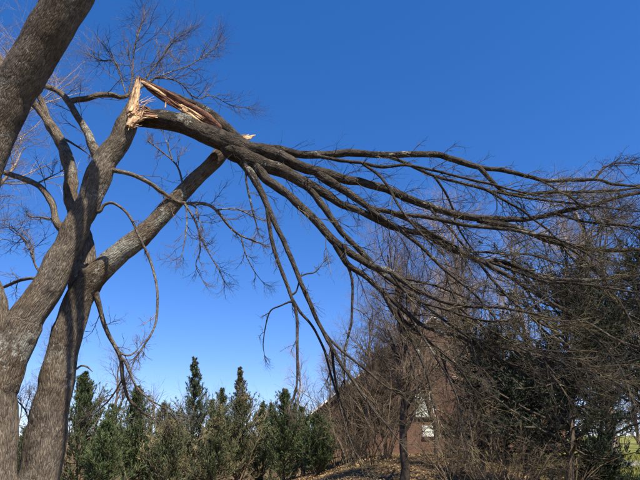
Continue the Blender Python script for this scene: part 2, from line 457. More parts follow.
branch('H6', T, 'H', [(217, 210, 2), (237, 209, 1.6), (256, 218, 1.2), (268, 222, .8)], dd=0.3, tw=(7, .5))
branch('H7', T, 'H', [(241, 236, 1.6), (245, 252, 1.4), (254, 270, 1.1), (266, 286, .8)], dd=0.2, tw=(5, .4))
branch('I', T, 'A', [(99, 212, 4), (104, 205, 3.6), (113, 203, 3.2), (124, 210, 3), (132, 221, 3), (141, 240, 3), (150, 258, 3), (156, 280, 2.9), (157, 300, 2.8), (155, 324, 2.7), (146, 342, 2.4), (136, 358, 2), (131, 372, 1.6)], dd=-0.5, tw=(1.5, .3))
branch('J', T, 'B', [(92, 285, 7), (97, 300, 6), (102, 319, 5.4), (109, 337, 5), (120, 357, 4.6), (123, 380, 4.4), (129, 400, 3.8), (140, 411, 3), (152, 418, 2)], dd=0.8, tw=(3, .5))
branch('J2', T, 'J', [(122, 380, 2.4), (115, 392, 2.2), (107, 402, 1.9), (96, 412, 1.2), (88, 418, .8)], dd=0.3, tw=(6, .45))
branch('J3', T, 'J', [(124, 360, 3), (131, 375, 2.8), (138, 389, 2.4), (150, 400, 2), (164, 408, 1.5), (176, 420, 1)], dd=0.5, tw=(6, .5))
branch('J4', T, 'J', [(118, 352, 2.4), (128, 356, 2.2), (136, 352, 1.8), (141, 345, 1.2)], dd=0.2, tw=(4, .4))
branch('K', T, 'B', [(74, 370, 2.6), (81, 366, 2.2), (87, 367, 2), (93, 372, 1.4)], dd=0.1)
branch('N1', T, 'A', [(40, 280, 4), (30, 279, 4), (18, 281, 3.8), (4, 287, 3.4), (-10, 292, 3)], dd=0.9, tw=(4, .5))
branch('N2', T, 'A', [(42, 275, 3), (36, 266, 2.4), (30, 250, 2), (20, 235, 1.6), (4, 222, 1)], dd=1.2, tw=(8, .6))
branch('N3', T, 'B', [(33, 430, 2), (26, 412, 1.8), (20, 404, 1.5), (10, 396, 1)], dd=0.9, tw=(6, .4))
branch('O1', T, 'B', [(184, 186, 2.6), (178, 168, 2.2), (170, 158, 1.9), (158, 149, 1.6), (146, 140, 1)], dd=0.3, tw=(5, .4))
branch('O2', T, 'O1', [(172, 159, 1.8), (168, 146, 1.5), (163, 132, 1)], dd=0.3, tw=(5, .35))
branch('G1', T, 'D', [(66, 140, 2.6), (78, 147, 2.2), (90, 155, 1.6)], dd=0.3, tw=(3, .3))
branch('G2', T, 'E', [(36, 184, 2), (48, 178, 1.8), (60, 172, 1.2)], dd=0.3, tw=(4, .4))

# the live crown overhead, above the frame, that throws broken shade on the stems
branch('LA', T, 'L', [(95, -45, 22), (140, -82, 17), (190, -112, 13), (240, -150, 9), (290, -200, 5)], dd=-2.4, tw=(5, .9))
branch('LB', T, 'L', [(118, -90, 22), (108, -130, 17), (104, -180, 13), (110, -240, 8)], dd=-1.2, tw=(5, .9))
branch('LC', T, 'L', [(84, -28, 15), (118, -48, 12), (165, -46, 9), (215, -62, 6), (260, -90, 4)], dd=-2.0, tw=(5, .8))
branch('LD', T, 'L', [(134, -135, 24), (165, -190, 18), (205, -250, 13), (250, -320, 8)], dd=0.4, tw=(5, .9))
branch('LE', T, 'L2', [(-42, -30, 18), (-20, -70, 15), (20, -110, 12), (70, -160, 8), (110, -220, 5)], dd=-0.8, tw=(5, .9))
# ---- the limb that came down
U = LIMB
branch('M1', U, None, [(137, 119.5, 15), (146, 118, 19), (158, 118.5, 20.5), (172, 121.5, 20.5), (190, 127.5, 21), (212, 136.5, 22), (236, 146, 22), (256, 151, 17), (282, 157, 13), (307, 169, 11), (327, 174, 10.5), (345, 179, 9.5), (360, 182, 9), (385, 190, 8.5), (410, 201, 8), (435, 208, 7.8), (460, 215, 7.5), (480, 219, 7), (500, 220, 6.3), (520, 219.5, 5.6), (542, 217, 5), (565, 211, 4.6), (592, 204, 4.2), (620, 198, 3.8), (660, 190, 3), (700, 186, 2)], d=[6.42, 6.5, 6.6, 6.8, 7.1, 7.4, 7.6], name='bough', tw=(2.2, .8))
BR['bough'] = dict(BR['M1'], tw=None)
branch('M1b', U, 'M1', [(478, 220, 6.5), (507, 226, 6.6), (522, 230, 6.4), (535, 235, 6), (552, 241, 5.6), (580, 247, 5), (600, 250, 4.6), (640, 250, 4), (690, 254, 2.5)], dd=0.5, tw=(4, .8))
branch('M2', U, 'bough', [(228, 148, 16), (246, 157, 16.5), (262, 164, 15.5), (282, 172, 14), (305, 183, 12), (325, 193, 10), (342, 205, 8), (360, 211, 7), (380, 221, 6.6), (400, 230, 6.6), (425, 234, 6.4), (447, 247, 6.2), (470, 257, 6), (490, 267, 5.4), (512, 278, 5), (530, 290, 4.8), (555, 306, 4.3), (580, 320, 4), (600, 330, 3.6), (620, 341, 3.2), (650, 352, 2.4), (690, 372, 1.5)], dd=0.2, tw=(3.2, .8))
branch('M3', U, 'M1', [(318, 173, 9), (337, 186, 8.5), (355, 198, 8), (368, 207, 6.5), (385, 211, 5.4), (410, 216, 5), (440, 220, 4.6), (465, 225, 4.2), (495, 228, 4), (520, 231, 3.4), (560, 240, 2.4), (600, 262, 1.6)], dd=-0.6, tw=(3, .7))
branch('M3b', U, 'M3', [(366, 206, 5), (376, 214, 4.8), (388, 222, 4.4), (402, 232, 4.2), (422, 247, 4), (440, 265, 3.6), (457, 280, 3.2), (478, 298, 2.6), (500, 325, 1.8)], dd=-0.7, tw=(4, .7))
branch('M4', U, 'M3', [(390, 212, 4), (410, 221, 4.2), (427, 231, 4.2), (445, 241, 4.2), (462, 252, 4.2), (480, 262, 4), (497, 261, 5), (515, 266, 4.8), (530, 271, 4.4), (547, 279, 4.2), (580, 280, 4), (610, 279, 3.6), (650, 274, 2.8), (690, 268, 2)], dd=0.7, tw=(4, .7))
branch('M5', U, 'M4', [(490, 262, 3.2), (520, 273, 3), (542, 281, 2.8), (580, 284, 2.6), (620, 290, 2.2), (655, 296, 1.5)], dd=-0.6, tw=(5, .7))
branch('M6', U, 'M4', [(466, 252, 2.6), (485, 252, 2.5), (505, 254, 2.3), (530, 255, 2.2), (562, 264, 1.8), (592, 268, 1.3)], dd=0.5, tw=(5, .6))
branch('U1', U, 'M1', [(258, 148, 8), (275, 149, 8.5), (302, 154, 8), (325, 155, 8), (355, 152.5, 7.6), (385, 155, 7.2), (410, 154.5, 7), (437, 155, 6.8), (452, 159, 6.5), (472, 165, 6), (485, 168, 5.2), (500, 170, 4.8), (514, 173, 4.6), (530, 177, 4.4), (547, 181, 4.2), (580, 180, 3.8), (597, 179, 3.4), (615, 184, 3), (645, 186, 2.4), (690, 190, 1.5)], dd=1.3, tw=(1.1, .35))
branch('U1b', U, 'U1', [(478, 166, 5), (488, 177, 4.8), (496, 185, 4.6), (508, 193, 4.2), (530, 194, 3.8), (555, 192, 3.6), (576, 192, 3.4), (600, 191, 3), (645, 187, 2.2), (690, 180, 1.4)], dd=0.3, tw=(5, .7))
branch('U1c', U, 'U1', [(595, 179, 2.2), (604, 168, 1.8), (616, 163, 1.6), (632, 164, 1.4), (650, 166, 1)], dd=0.3, tw=(6, .45))
branch('U2', U, 'U1', [(303, 154, 4), (322, 157, 4), (340, 161, 4), (362, 163, 3.8), (382, 167, 3.5), (407, 165, 3.2), (432, 170, 3), (460, 177, 2.8), (490, 184, 2.6), (520, 192, 2.2), (556, 198, 1.6)], dd=-0.5, tw=(1.8, .4))
branch('U3', U, 'U1', [(388, 156, 4), (402, 162, 3.8), (415, 168, 3.6), (435, 176, 3.4), (465, 184, 3.2), (490, 191, 3), (520, 197, 2.8), (555, 201, 2.4), (590, 205, 2), (640, 212, 1.4)], dd=0.6, tw=(4, .6))
branch('U3b', U, 'U3', [(474, 186, 2.8), (486, 190, 2.8), (500, 198, 2.8), (520, 209, 2.6), (532, 218, 2.2), (552, 234, 1.8), (575, 262, 1.2)], dd=0.3, tw=(4, .6))
branch('U4', U, 'U3', [(435, 177, 2.6), (445, 192, 2.5), (452, 207, 2.4), (456, 222, 2.2), (466, 240, 2), (480, 258, 1.4)], dd=0.5, tw=(3, .5))
branch('U5', U, 'U2', [(363, 164, 3), (377, 174, 3), (387, 186, 2.9), (397, 203, 2.8), (410, 221, 2.6), (424, 236, 2.2), (440, 252, 1.8)], dd=-0.5, tw=(3, .4))
branch('U6', U, 'U1', [(535, 178, 2.4), (552, 187, 2.2), (575, 201, 2.2), (600, 222, 2), (625, 226, 1.8), (650, 232, 1.4)], dd=-0.5, tw=(5, .6))
branch('U7', U, 'M1', [(556, 214, 3), (585, 222, 2.6), (612, 224, 2.4), (642, 228, 2), (680, 236, 1.4)], dd=-0.4, tw=(6, .7))
branch('M7', U, 'M1', [(428, 206, 3), (440, 219, 2.8), (452, 230, 2.6), (462, 244, 2.4), (474, 254, 2)], dd=-0.6, tw=(3, .4))
branch('D1', U, 'M2', [(254, 162, 9), (268, 180, 9.5), (285, 192, 9), (302, 208, 9), (320, 226, 9), (337, 244, 8.6), (355, 256, 8), (372, 266, 7.2), (390, 271, 6.2), (402, 280, 5.5), (422, 292, 4.8), (440, 300, 4.2), (470, 306, 3.6), (500, 308, 3), (540, 316, 2.4), (590, 330, 1.6)], dd=-0.9, tw=(3, .7))
branch('D1b', U, 'D1', [(334, 241, 7), (341, 253, 6.8), (349, 265, 6.4), (364, 275, 6), (378, 287, 5.6), (391, 298, 5.2), (405, 311, 4.8), (422, 324, 4.4), (440, 331, 4), (462, 338, 3.4), (500, 360, 2.4), (540, 372, 1.6)], dd=-0.4, tw=(3, .7))
branch('D1c', U, 'D1b', [(347, 263, 3.4), (351, 275, 3), (353, 288, 2.8), (352, 303, 2.7), (351, 324, 2.5), (346, 345, 2.3), (345, 365, 2), (344, 385, 1.4)], dd=-0.1, tw=(1.5, .3))
branch('D1d', U, 'D1b', [(384, 293, 5), (392, 308, 4.8), (400, 322, 4.5), (412, 340, 4), (422, 360, 3.6), (429, 382, 3), (434, 405, 2.4), (446, 436, 1.6)], dd=-0.4, tw=(2.5, .6))
branch('D1e', U, 'D1d', [(393, 308, 3.4), (402, 318, 3.2), (415, 330, 3), (430, 343, 2.8), (448, 358, 2.5), (470, 385, 2), (486, 416, 1.3)], dd=0.3, tw=(3, .6))
branch('D1f', U, 'D1', [(392, 274, 3.4), (404, 290, 3.2), (422, 302, 3), (445, 309, 2.8), (465, 316, 2.6), (485, 321, 2.3), (520, 322, 1.6)], dd=-0.6, tw=(4, .6))
branch('D1g', U, 'D1', [(398, 277, 2.8), (418, 282, 2.6), (436, 286, 2.4), (457, 294, 2), (478, 304, 1.4)], dd=0.4, tw=(4, .5))
branch('D1h', U, 'D1b', [(408, 313, 3), (420, 332, 2.8), (436, 358, 2.5), (452, 385, 2.1), (462, 415, 1.5)], dd=-0.5, tw=(3, .6))
branch('D1i', U, 'D1b', [(396, 302, 2.6), (404, 325, 2.5), (408, 350, 2.3), (416, 380, 1.9), (418, 410, 1.3)], dd=-0.5, tw=(3, .5))
branch('D2', U, 'M2', [(300, 181, 7.5), (310, 190, 7.2), (320, 203, 7), (331, 219, 6.5), (341, 232, 6.2), (355, 246, 5.8), (367, 259, 5.4), (378, 271, 5), (396, 284, 4.2), (420, 300, 3.4), (446, 322, 2.6), (478, 345, 1.8)], dd=-0.5, tw=(2.5, .6))
branch('V1', U, 'bough', [(240, 157, 10), (248, 169, 9), (257, 183, 7.8), (267, 205, 6.4), (277, 228, 5.8), (290, 257, 5.3), (300, 282, 5), (310, 303, 4.7), (319, 323, 4.4), (331, 347, 4), (342, 366, 3.6), (357, 386, 3.2), (373, 408, 2.8), (388, 426, 2.2), (400, 440, 1.4)], dd=-0.8, tw=(1.2, .5))
branch('V1b', U, 'V1', [(261, 192, 5), (266, 206, 4.6), (269, 226, 4.3), (273, 245, 4.2), (281, 268, 4.1), (290, 293, 3.8), (296, 314, 3.4), (297, 345, 3), (298, 375, 2.6), (294, 398, 2), (286, 412, 1.3)], dd=-0.5, tw=(1.5, .4))
branch('V1c', U, 'V1b', [(291, 297, 3), (301, 313, 3), (313, 327, 2.9), (324, 350, 2.7), (331, 374, 2.5), (338, 398, 2.3), (346, 428, 2), (356, 454, 1.7), (364, 474, 1.2)], dd=-0.3, tw=(1.5, .5))
branch('V1d', U, 'V1', [(317, 321, 3), (328, 337, 2.8), (341, 350, 2.7), (362, 367, 2.4), (384, 385, 2), (404, 396, 1.4)], dd=-0.2, tw=(2, .5))
branch('V1e', U, 'V1', [(332, 350, 3.2), (334, 372, 2.8), (338, 392, 2.4), (346, 418, 1.8), (350, 440, 1.2)], dd=0.3, tw=(2, .4))
branch('V1f', U, 'V1', [(298, 278, 1.9), (306, 274, 1.6), (316, 272, 1.4), (325, 261, 1)], dd=0.2, tw=(5, .25))
branch('V1g', U, 'V1b', [(289, 302, 1.9), (280, 306, 1.7), (271, 311, 1.5), (266, 325, 1.3), (263, 345, 1), (266, 362, .7)], dd=0.2, tw=(2, .25))
branch('V1h', U, 'V1b', [(296, 292, 1.8), (299, 282, 1.6), (302, 272, 1.2)], dd=0.1)
branch('T1', U, 'V1', [(247, 168, 2.8), (246, 178, 2.4), (249, 196, 2.2), (254, 216, 1.9), (259, 234, 1.4)], dd=-0.2, tw=(2, .25))
branch('Q1', U, 'M2', [(478, 261, 3), (495, 283, 3), (513, 302, 2.8), (532, 317, 2.6), (548, 327, 2.6), (566, 326, 2)], dd=-0.5, tw=(5, .6))
branch('Q2', U, 'Q1', [(530, 316, 2.4), (548, 334, 2.2), (566, 350, 2), (590, 366, 1.8), (612, 380, 1.3)], dd=-0.4, tw=(4, .6))
branch('Q3', U, 'M2', [(576, 318, 2.8), (590, 332, 2.6), (604, 346, 2.4), (620, 368, 2.2), (630, 392, 1.9), (640, 415, 1.4)], dd=-0.6, tw=(4, .6))
branch('Q4', U, 'M2', [(524, 286, 2.8), (536, 305, 2.6), (552, 330, 2.4), (570, 352, 2.2), (592, 378, 1.7), (604, 402, 1.2)], dd=0.5, tw=(4, .6))
branch('Q5', U, 'D1b', [(470, 342, 2.6), (492, 346, 2.4), (520, 352, 2.2), (556, 360, 1.8), (590, 376, 1.2)], dd=-0.7, tw=(4, .6))
branch('Q6', U, 'D1', [(455, 304, 2.8), (476, 322, 2.6), (500, 336, 2.4), (528, 352, 2.1), (552, 374, 1.6), (570, 402, 1)], dd=-0.5, tw=(4, .6))
branch('Q7', U, 'M3b', [(445, 269, 2.4), (452, 292, 2.3), (462, 318, 2.1), (474, 350, 1.8), (480, 382, 1.3)], dd=-0.4, tw=(4, .5))
branch('Q8', U, 'D1e', [(440, 351, 2.4), (448, 376, 2.2), (458, 402, 1.9), (463, 432, 1.5), (470, 462, 1)], dd=-0.3, tw=(3, .5))
branch('Q9', U, 'M1b', [(560, 243, 3), (580, 256, 2.8), (600, 276, 2.5), (622, 306, 2.2), (640, 340, 1.8)], dd=-0.5, tw=(5, .7))

# ---- torn wood: shards (each a long tapering splinter)
def shard(root, parent, a, b_, w, d0, d1, m=M_WOOD, flat=0.45, name='splinter', mid=None, tip=0.12):
    p0, p1 = P(*a, d0), P(*b_, d1)
    pm = (p0 + p1) / 2 + (np.array(mid) if mid is not None else 0)
    w0 = w * PXM(a[1], d0) / 2
    pr = catmull([[*p0, w0 * 0.75], [*(p0 * .7 + pm * .3), w0], [*pm, w0 * .85], [*(pm * .4 + p1 * .6), w0 * .5], [*p1, w0 * tip]], 0.02)
    fd = np.array([0.25, 1.0, 0.1])
    me = barktube(name, pr, 9, root.location, 1.6, (fd, flat), a[0] * .37 + b_[1])
    return add(name, me, m, parent or root)
AO = BR['A']['obj']; BO = BR['bough']['obj']; CO = BR['B']['obj']
DA = 6.26
rs = random.Random(4)
for a, b_, w, d0, d1 in [((127, 124), (137, 79), 8, DA, 6.33), ((130, 122), (139, 76), 6, DA - .03, 6.3), ((134, 119), (140.5, 79), 5, DA, 6.32),
        ((131, 116), (139, 88), 7, DA - .04, 6.28), ((129, 122), (134, 96), 6, DA - .05, 6.27), ((128, 126), (140, 104), 7, DA - .05, 6.25), ((130, 124), (146, 108), 6, DA - .04, 6.26)]:
    shard(TREE, AO, a, b_, w, d0, d1)
for k in range(15):      # thin jagged slivers round the break
    x = rs.uniform(126, 134); y = rs.uniform(108, 128)
    an = rs.uniform(.15, .75) if y > 112 else rs.uniform(.95, 1.4)
    ln_ = rs.uniform(8, 17)
    shard(TREE, AO, (x, y), (x + math.cos(an) * ln_, y - math.sin(an) * ln_), rs.uniform(2, 4.5), DA - rs.uniform(.02, .09), DA - rs.uniform(-.05, .08))
for k in range(22):      # stringy fibres
    x = rs.uniform(127, 143); y = 126 - (x - 127) * .9 + rs.uniform(-14, 6); an = rs.uniform(.15, 1.3); ln_ = rs.uniform(7, 16)
    shard(TREE, AO, (x, y), (x + math.cos(an) * ln_, y - math.sin(an) * ln_), rs.uniform(.5, 1.2), DA - rs.uniform(.0, .08), DA - rs.uniform(-.05, .1))
for k in range(14):      # frayed end of the bough
    x = rs.uniform(146, 158); y = rs.uniform(109, 118); ln_ = rs.uniform(8, 18); an = rs.uniform(-.25, .5)
    shard(LIMB, BO, (x, y), (x - math.cos(an) * ln_, y - math.sin(an) * ln_), rs.uniform(1, 2.6), 6.27, 6.24 - rs.uniform(0, .05), M_HEART if k % 3 else M_WOOD)
# the strip that peeled down from the stump tip, bark outside, red heartwood inside
pk = [(140, 78, 3), (150, 84.5, 5), (165, 92, 6.5), (182, 99.5, 7), (198, 107, 8.5), (211, 115, 10), (224, 127, 11), (240, 140, 9)]
dz = np.linspace(6.44, 6.56, len(pk))
pr = catmull([[*P(x, y, d_), w * PXM(y, d_) / 2] for (x, y, w), d_ in zip(pk, dz)], 0.03)
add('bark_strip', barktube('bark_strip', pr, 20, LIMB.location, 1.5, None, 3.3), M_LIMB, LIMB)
hk = [(140, 79, 3), (149, 86.5, 8), (160, 93, 11), (172, 100, 12), (184, 106.5, 13), (196, 113.5, 14), (208, 121, 13), (220, 130, 8)]
dz = np.linspace(6.42, 6.50, len(hk))
pr = catmull([[*P(x, y, d_), w * PXM(y, d_) / 2] for (x, y, w), d_ in zip(hk, dz)], 0.03)
HW = add('heartwood', barktube('heartwood', pr, 20, LIMB.location, 1.5, ((0.0, 0.75, 0.65), 0.2), 5.1), M_HEART, LIMB)
for k in range(9):
    x = rs.uniform(140, 150); y = 79.5 + (x - 140) * .62 + rs.uniform(0, 1.5); l_ = rs.uniform(9, 20)
    shard(LIMB, HW, (x, y), (x + l_, y + l_ * .56 + rs.uniform(-.5, .8)), rs.uniform(1.2, 2.6), 6.36, 6.38)
for k in range(20):
    x = rs.uniform(178, 192); y = 104 + (x - 178) * .55 + rs.uniform(-2, 4.5); l_ = rs.uniform(8, 17)
    shard(LIMB, HW, (x, y), (x + l_, y + l_ * .62 + rs.uniform(-1, 1)), rs.uniform(1.2, 2.8), 6.33 + rs.uniform(0, .05), 6.35 + rs.uniform(0, .05))
for k in range(16):
    x = rs.uniform(146, 186); y = 86 + (x - 146) * .58 + rs.uniform(-1.5, 4); l_ = rs.uniform(10, 26)
    shard(LIMB, HW, (x, y), (x + l_, y + l_ * .6 + rs.uniform(-1, 2)), rs.uniform(.9, 2.2), 6.40, 6.42, M_HEART)
shard(LIMB, HW, (165, 108), (166, 101.5), 2, 6.36, 6.37)
# the end of the propping stem, broken off behind the bough
for a, b_, w, d0, d1 in [((242, 140), (255.5, 135), 5, 6.85, 6.84), ((244, 139), (252, 138), 5, 6.82, 6.82), ((241, 139), (249, 134.5), 4, 6.88, 6.88)]:
    shard(TREE, CO, a, b_, w, d0, d1)

# ---- fine twigs of the broken tree and the fallen limb
def traced_twigs(root, seed, bias, m_list):
    rng = np.random.default_rng(seed)
    allg = [[] for _ in m_list]
    for bid, b in BR.items():
        if b['root'] is not root or not b['tw']: continue
        dens, ln = b['tw']
        pr = b['path']
        if root is LIMB: dens *= 1.1 + 1.6 * min(1, max(0, (proj(pr[len(pr) // 2, :3])[0] - 380) / 120))
        L = np.concatenate([[0], np.cumsum(np.linalg.norm(np.diff(pr[:, :3], axis=0), axis=1))])
        s = np.linspace(0, L[-1], 16)
        Q = np.stack([np.interp(s, L, pr[:, k]) for k in range(4)], -1)[None]
        n = max(2, int(dens * L[-1]))
        a1 = grow(rng, Q[..., :3], Q[..., 3], n, (ln * .5, ln * 1.5), (.35, 1.0), 7, .12, 1.0, bias, .30, .0065, .7, .35)
        a2 = grow(rng, a1[0], a1[1], 6, (ln * .2, ln * .7), (.35, 1.0), 4, .15, 1.0, bias, .32, .0038, .75, .45)
        a3 = grow(rng, a2[0], a2[1], 3, (ln * .10, ln * .32), (.4, 1.1), 2, .2, 1.0, bias, .35, .0026, .8, .6)
        e1 = grow(rng, Q[..., :3], Q[..., 3], 4, (ln * .5, ln * 1.1), (.03, .5), 7, .86, 1.0, bias, .25, .006, .9, .35)
        a1 = (np.concatenate([a1[0], e1[0]]), np.concatenate([a1[1], e1[1]]))
        a2 = grow(rng, a1[0], a1[1], 6, (ln * .2, ln * .7), (.35, 1.0), 4, .15, 1.0, bias, .32, .0038, .75, .45)
        a3 = grow(rng, a2[0], a2[1], 3, (ln * .10, ln * .32), (.4, 1.1), 2, .2, 1.0, bias, .35, .0026, .8, .6)
        g = allg[rng.integers(len(m_list))]
        g += [(a1[0], a1[1], 4), (a2[0], a2[1], 3), (a3[0], a3[1], 3)]
    for g, m_ in zip(allg, m_list):
        o = add('twigs', tubemesh('twigs', g, root.location), m_, root); o['kind'] = 'stuff'
traced_twigs(TREE, 3, (0, 0, 0.15), [M_TWIGT])
traced_twigs(LIMB, 5, (0.12, 0, -0.06), [M_TWIG, M_TWIGY])

# ------------------------------------------------------------------ bare trees behind
def bare_tree(name, label, base, H, r0, seed, m_, lean=(0, 0), nl=13, spread=0.38, fork=0.25, dens=(8, 6, 5), group='bare trees behind the fallen limb', tw=0.006):
    rng = np.random.default_rng(seed)
    base = np.array(base, float)
    n = 14
    z = np.linspace(-0.15, H * 0.94, n)
    wob = np.cumsum(rng.normal(size=(n, 2)) * H * 0.010, 0)
    Tk = np.stack([base[0] + wob[:, 0] + lean[0] * np.maximum(z / H, 0) ** 1.3, base[1] + wob[:, 1] + lean[1] * np.maximum(z / H, 0) ** 1.3, base[2] + z], -1)[None]
    TR = (r0 * (1 - z / (H * 1.0)) ** 0.8 + 0.012)[None]; TR[0, 0] *= 1.35
    t = thing(name, label, 'tree', tuple(base), group)
    add('trunk', tubemesh('trunk', [(Tk, TR, 10)], base), m_, t)
    l1 = grow(rng, Tk, TR, nl, (H * spread * .7, H * spread * 1.25), (.45, .95), 9, fork, .97, (0, 0, .25), .22, r0 * .5, .62, .22, lfall=.55)
    for i in range(len(l1[0])):
        add('limb', tubemesh('limb', [(l1[0][i:i + 1], l1[1][i:i + 1], 6)], base), m_, t)
    sc = H * spread
    l2 = grow(rng, l1[0], l1[1], dens[0], (sc * .28, sc * .62), (.4, .95), 6, .15, 1, (0, 0, .16), .28, r0 * .2, .6, .3)
    l3 = grow(rng, l2[0], l2[1], dens[1], (sc * .14, sc * .34), (.4, 1.0), 3, .15, 1, (0, 0, .10), .3, tw * 1.6, .65, .4)
    l4 = grow(rng, l3[0], l3[1], dens[2], (sc * .07, sc * .18), (.4, 1.0), 2, .15, 1, (0, 0, .06), .3, tw, .75, .5)
    c = add('crown', tubemesh('crown', [(*l2, 3), (*l3, 3), (*l4, 3)], base), m_, t); c['kind'] = 'stuff'
    return t
def at(x, d): # base on the ground below photo column x, at distance d
    X = P(x, 450, d)[0]
    return (X, d, gz(X, d))
ft = bare_tree('bare_tree', 'brown bare tree with dark forked trunk rising in front of the house gable', at(402, 16), 7.2, .115, 11, M_BROWN, (-.3, .3), 20, .42, .16, (9, 7, 6))
for q in ft.children:
    if q.name.startswith(('trunk', 'limb')): q.data.materials[0] = M_TWIG
bare_tree('bare_tree', 'grey bare tree with crown just behind the middle of the fallen limb', at(470, 21), 10.3, .18, 12, M_GREY, (.4, 0), 18, .38, .2, (9, 7, 6))
bare_tree('bare_tree', 'tall grey bare tree at right, crown touching the fallen limb tips', at(600, 23), 12.6, .2, 13, M_GREY, (-.5, 0), 18, .38, .2, (9, 7, 6))
bare_tree('bare_tree', 'far pale bare tree between the grey tree and the dark evergreens', at(535, 31), 13.5, .2, 14, M_GREY, (0, 0), 15, .36, .2, (8, 6, 4), tw=.008)
bare_tree('bare_tree', 'bare tree whose brown crown spreads over the house ridge', at(440, 25), 9.3, .13, 15, M_BROWN, (-.9, 0), 19, .42, .2, (9, 7, 5), tw=.007)
bare_tree('bare_tree', 'low brown bare tree screening the left slope of the house roof', at(368, 24), 6.6, .10, 22, M_BROWN, (.1, 0), 19, .42, .12, (9, 7, 5), tw=.007)
bare_tree('bare_tree', 'low brown bare tree right behind the hanging thin branches, at the eave', at(343, 26), 5.6, .08, 24, M_BROWN, (.1, 0), 17, .42, .12, (9, 7, 5), tw=.007)
bare_tree('bare_tree', 'brown bare tree right of the house window, left of the evergreens', at(478, 18), 6.6, .10, 23, M_BROWN, (.1, 0), 18, .42, .14, (9, 7, 5))
bare_tree('bare_tree', 'bare tree at the far right edge above the lawn', at(655, 19), 9.0, .15, 16, M_BROWN, (-.3, 0), 14, .4, .2, (8, 6, 5))
bare_tree('bare_tree', 'small far bare tree beyond the lawn, left of the far pair', at(612, 44), 6, .1, 25, M_BROWN, (0, 0), 16, .45, .1, (8, 6, 4), group='far bare trees beyond the lawn', tw=.01)
bare_tree('bare_tree', 'small far bare tree beyond the lawn, at the picture edge', at(640, 42), 6, .1, 26, M_BROWN, (0, 0), 16, .45, .1, (8, 6, 4), group='far bare trees beyond the lawn', tw=.01)
bare_tree('bare_sapling', 'slender bare sapling beside the red left eave of the house', at(303, 29), 6.4, .07, 17, M_GREY, (0, 0), 13, .3, .25, (7, 5, 4), group='slender bare saplings')
bare_tree('bare_sapling', 'slender bare sapling just right of the darkest small cedar', at(322, 27), 6.0, .06, 18, M_GREY, (.2, 0), 12, .3, .25, (7, 5, 4), group='slender bare saplings')
bare_tree('bare_tree', 'pale distant bare tree seen in the gap between the two left stems', at(31, 32), 8.6, .12, 19, M_BROWN, (0, 0), 14, .36, .2, (8, 6, 4), group='distant bare trees at left', tw=.008)
bare_tree('bare_tree', 'distant bare tree behind the two leftmost cedars', at(112, 36), 7.6, .12, 20, M_BROWN, (0, 0), 13, .36, .25, (7, 5, 4), group='distant bare trees at left', tw=.008)
bare_tree('bare_tree', 'bare tree with high pale twigs showing left of the leaning thick stem', at(-125, 13), 14.0, .2, 21, M_GREY, (1.0, 0), 16, .34, .35, (8, 6, 4), group='distant bare trees at left')

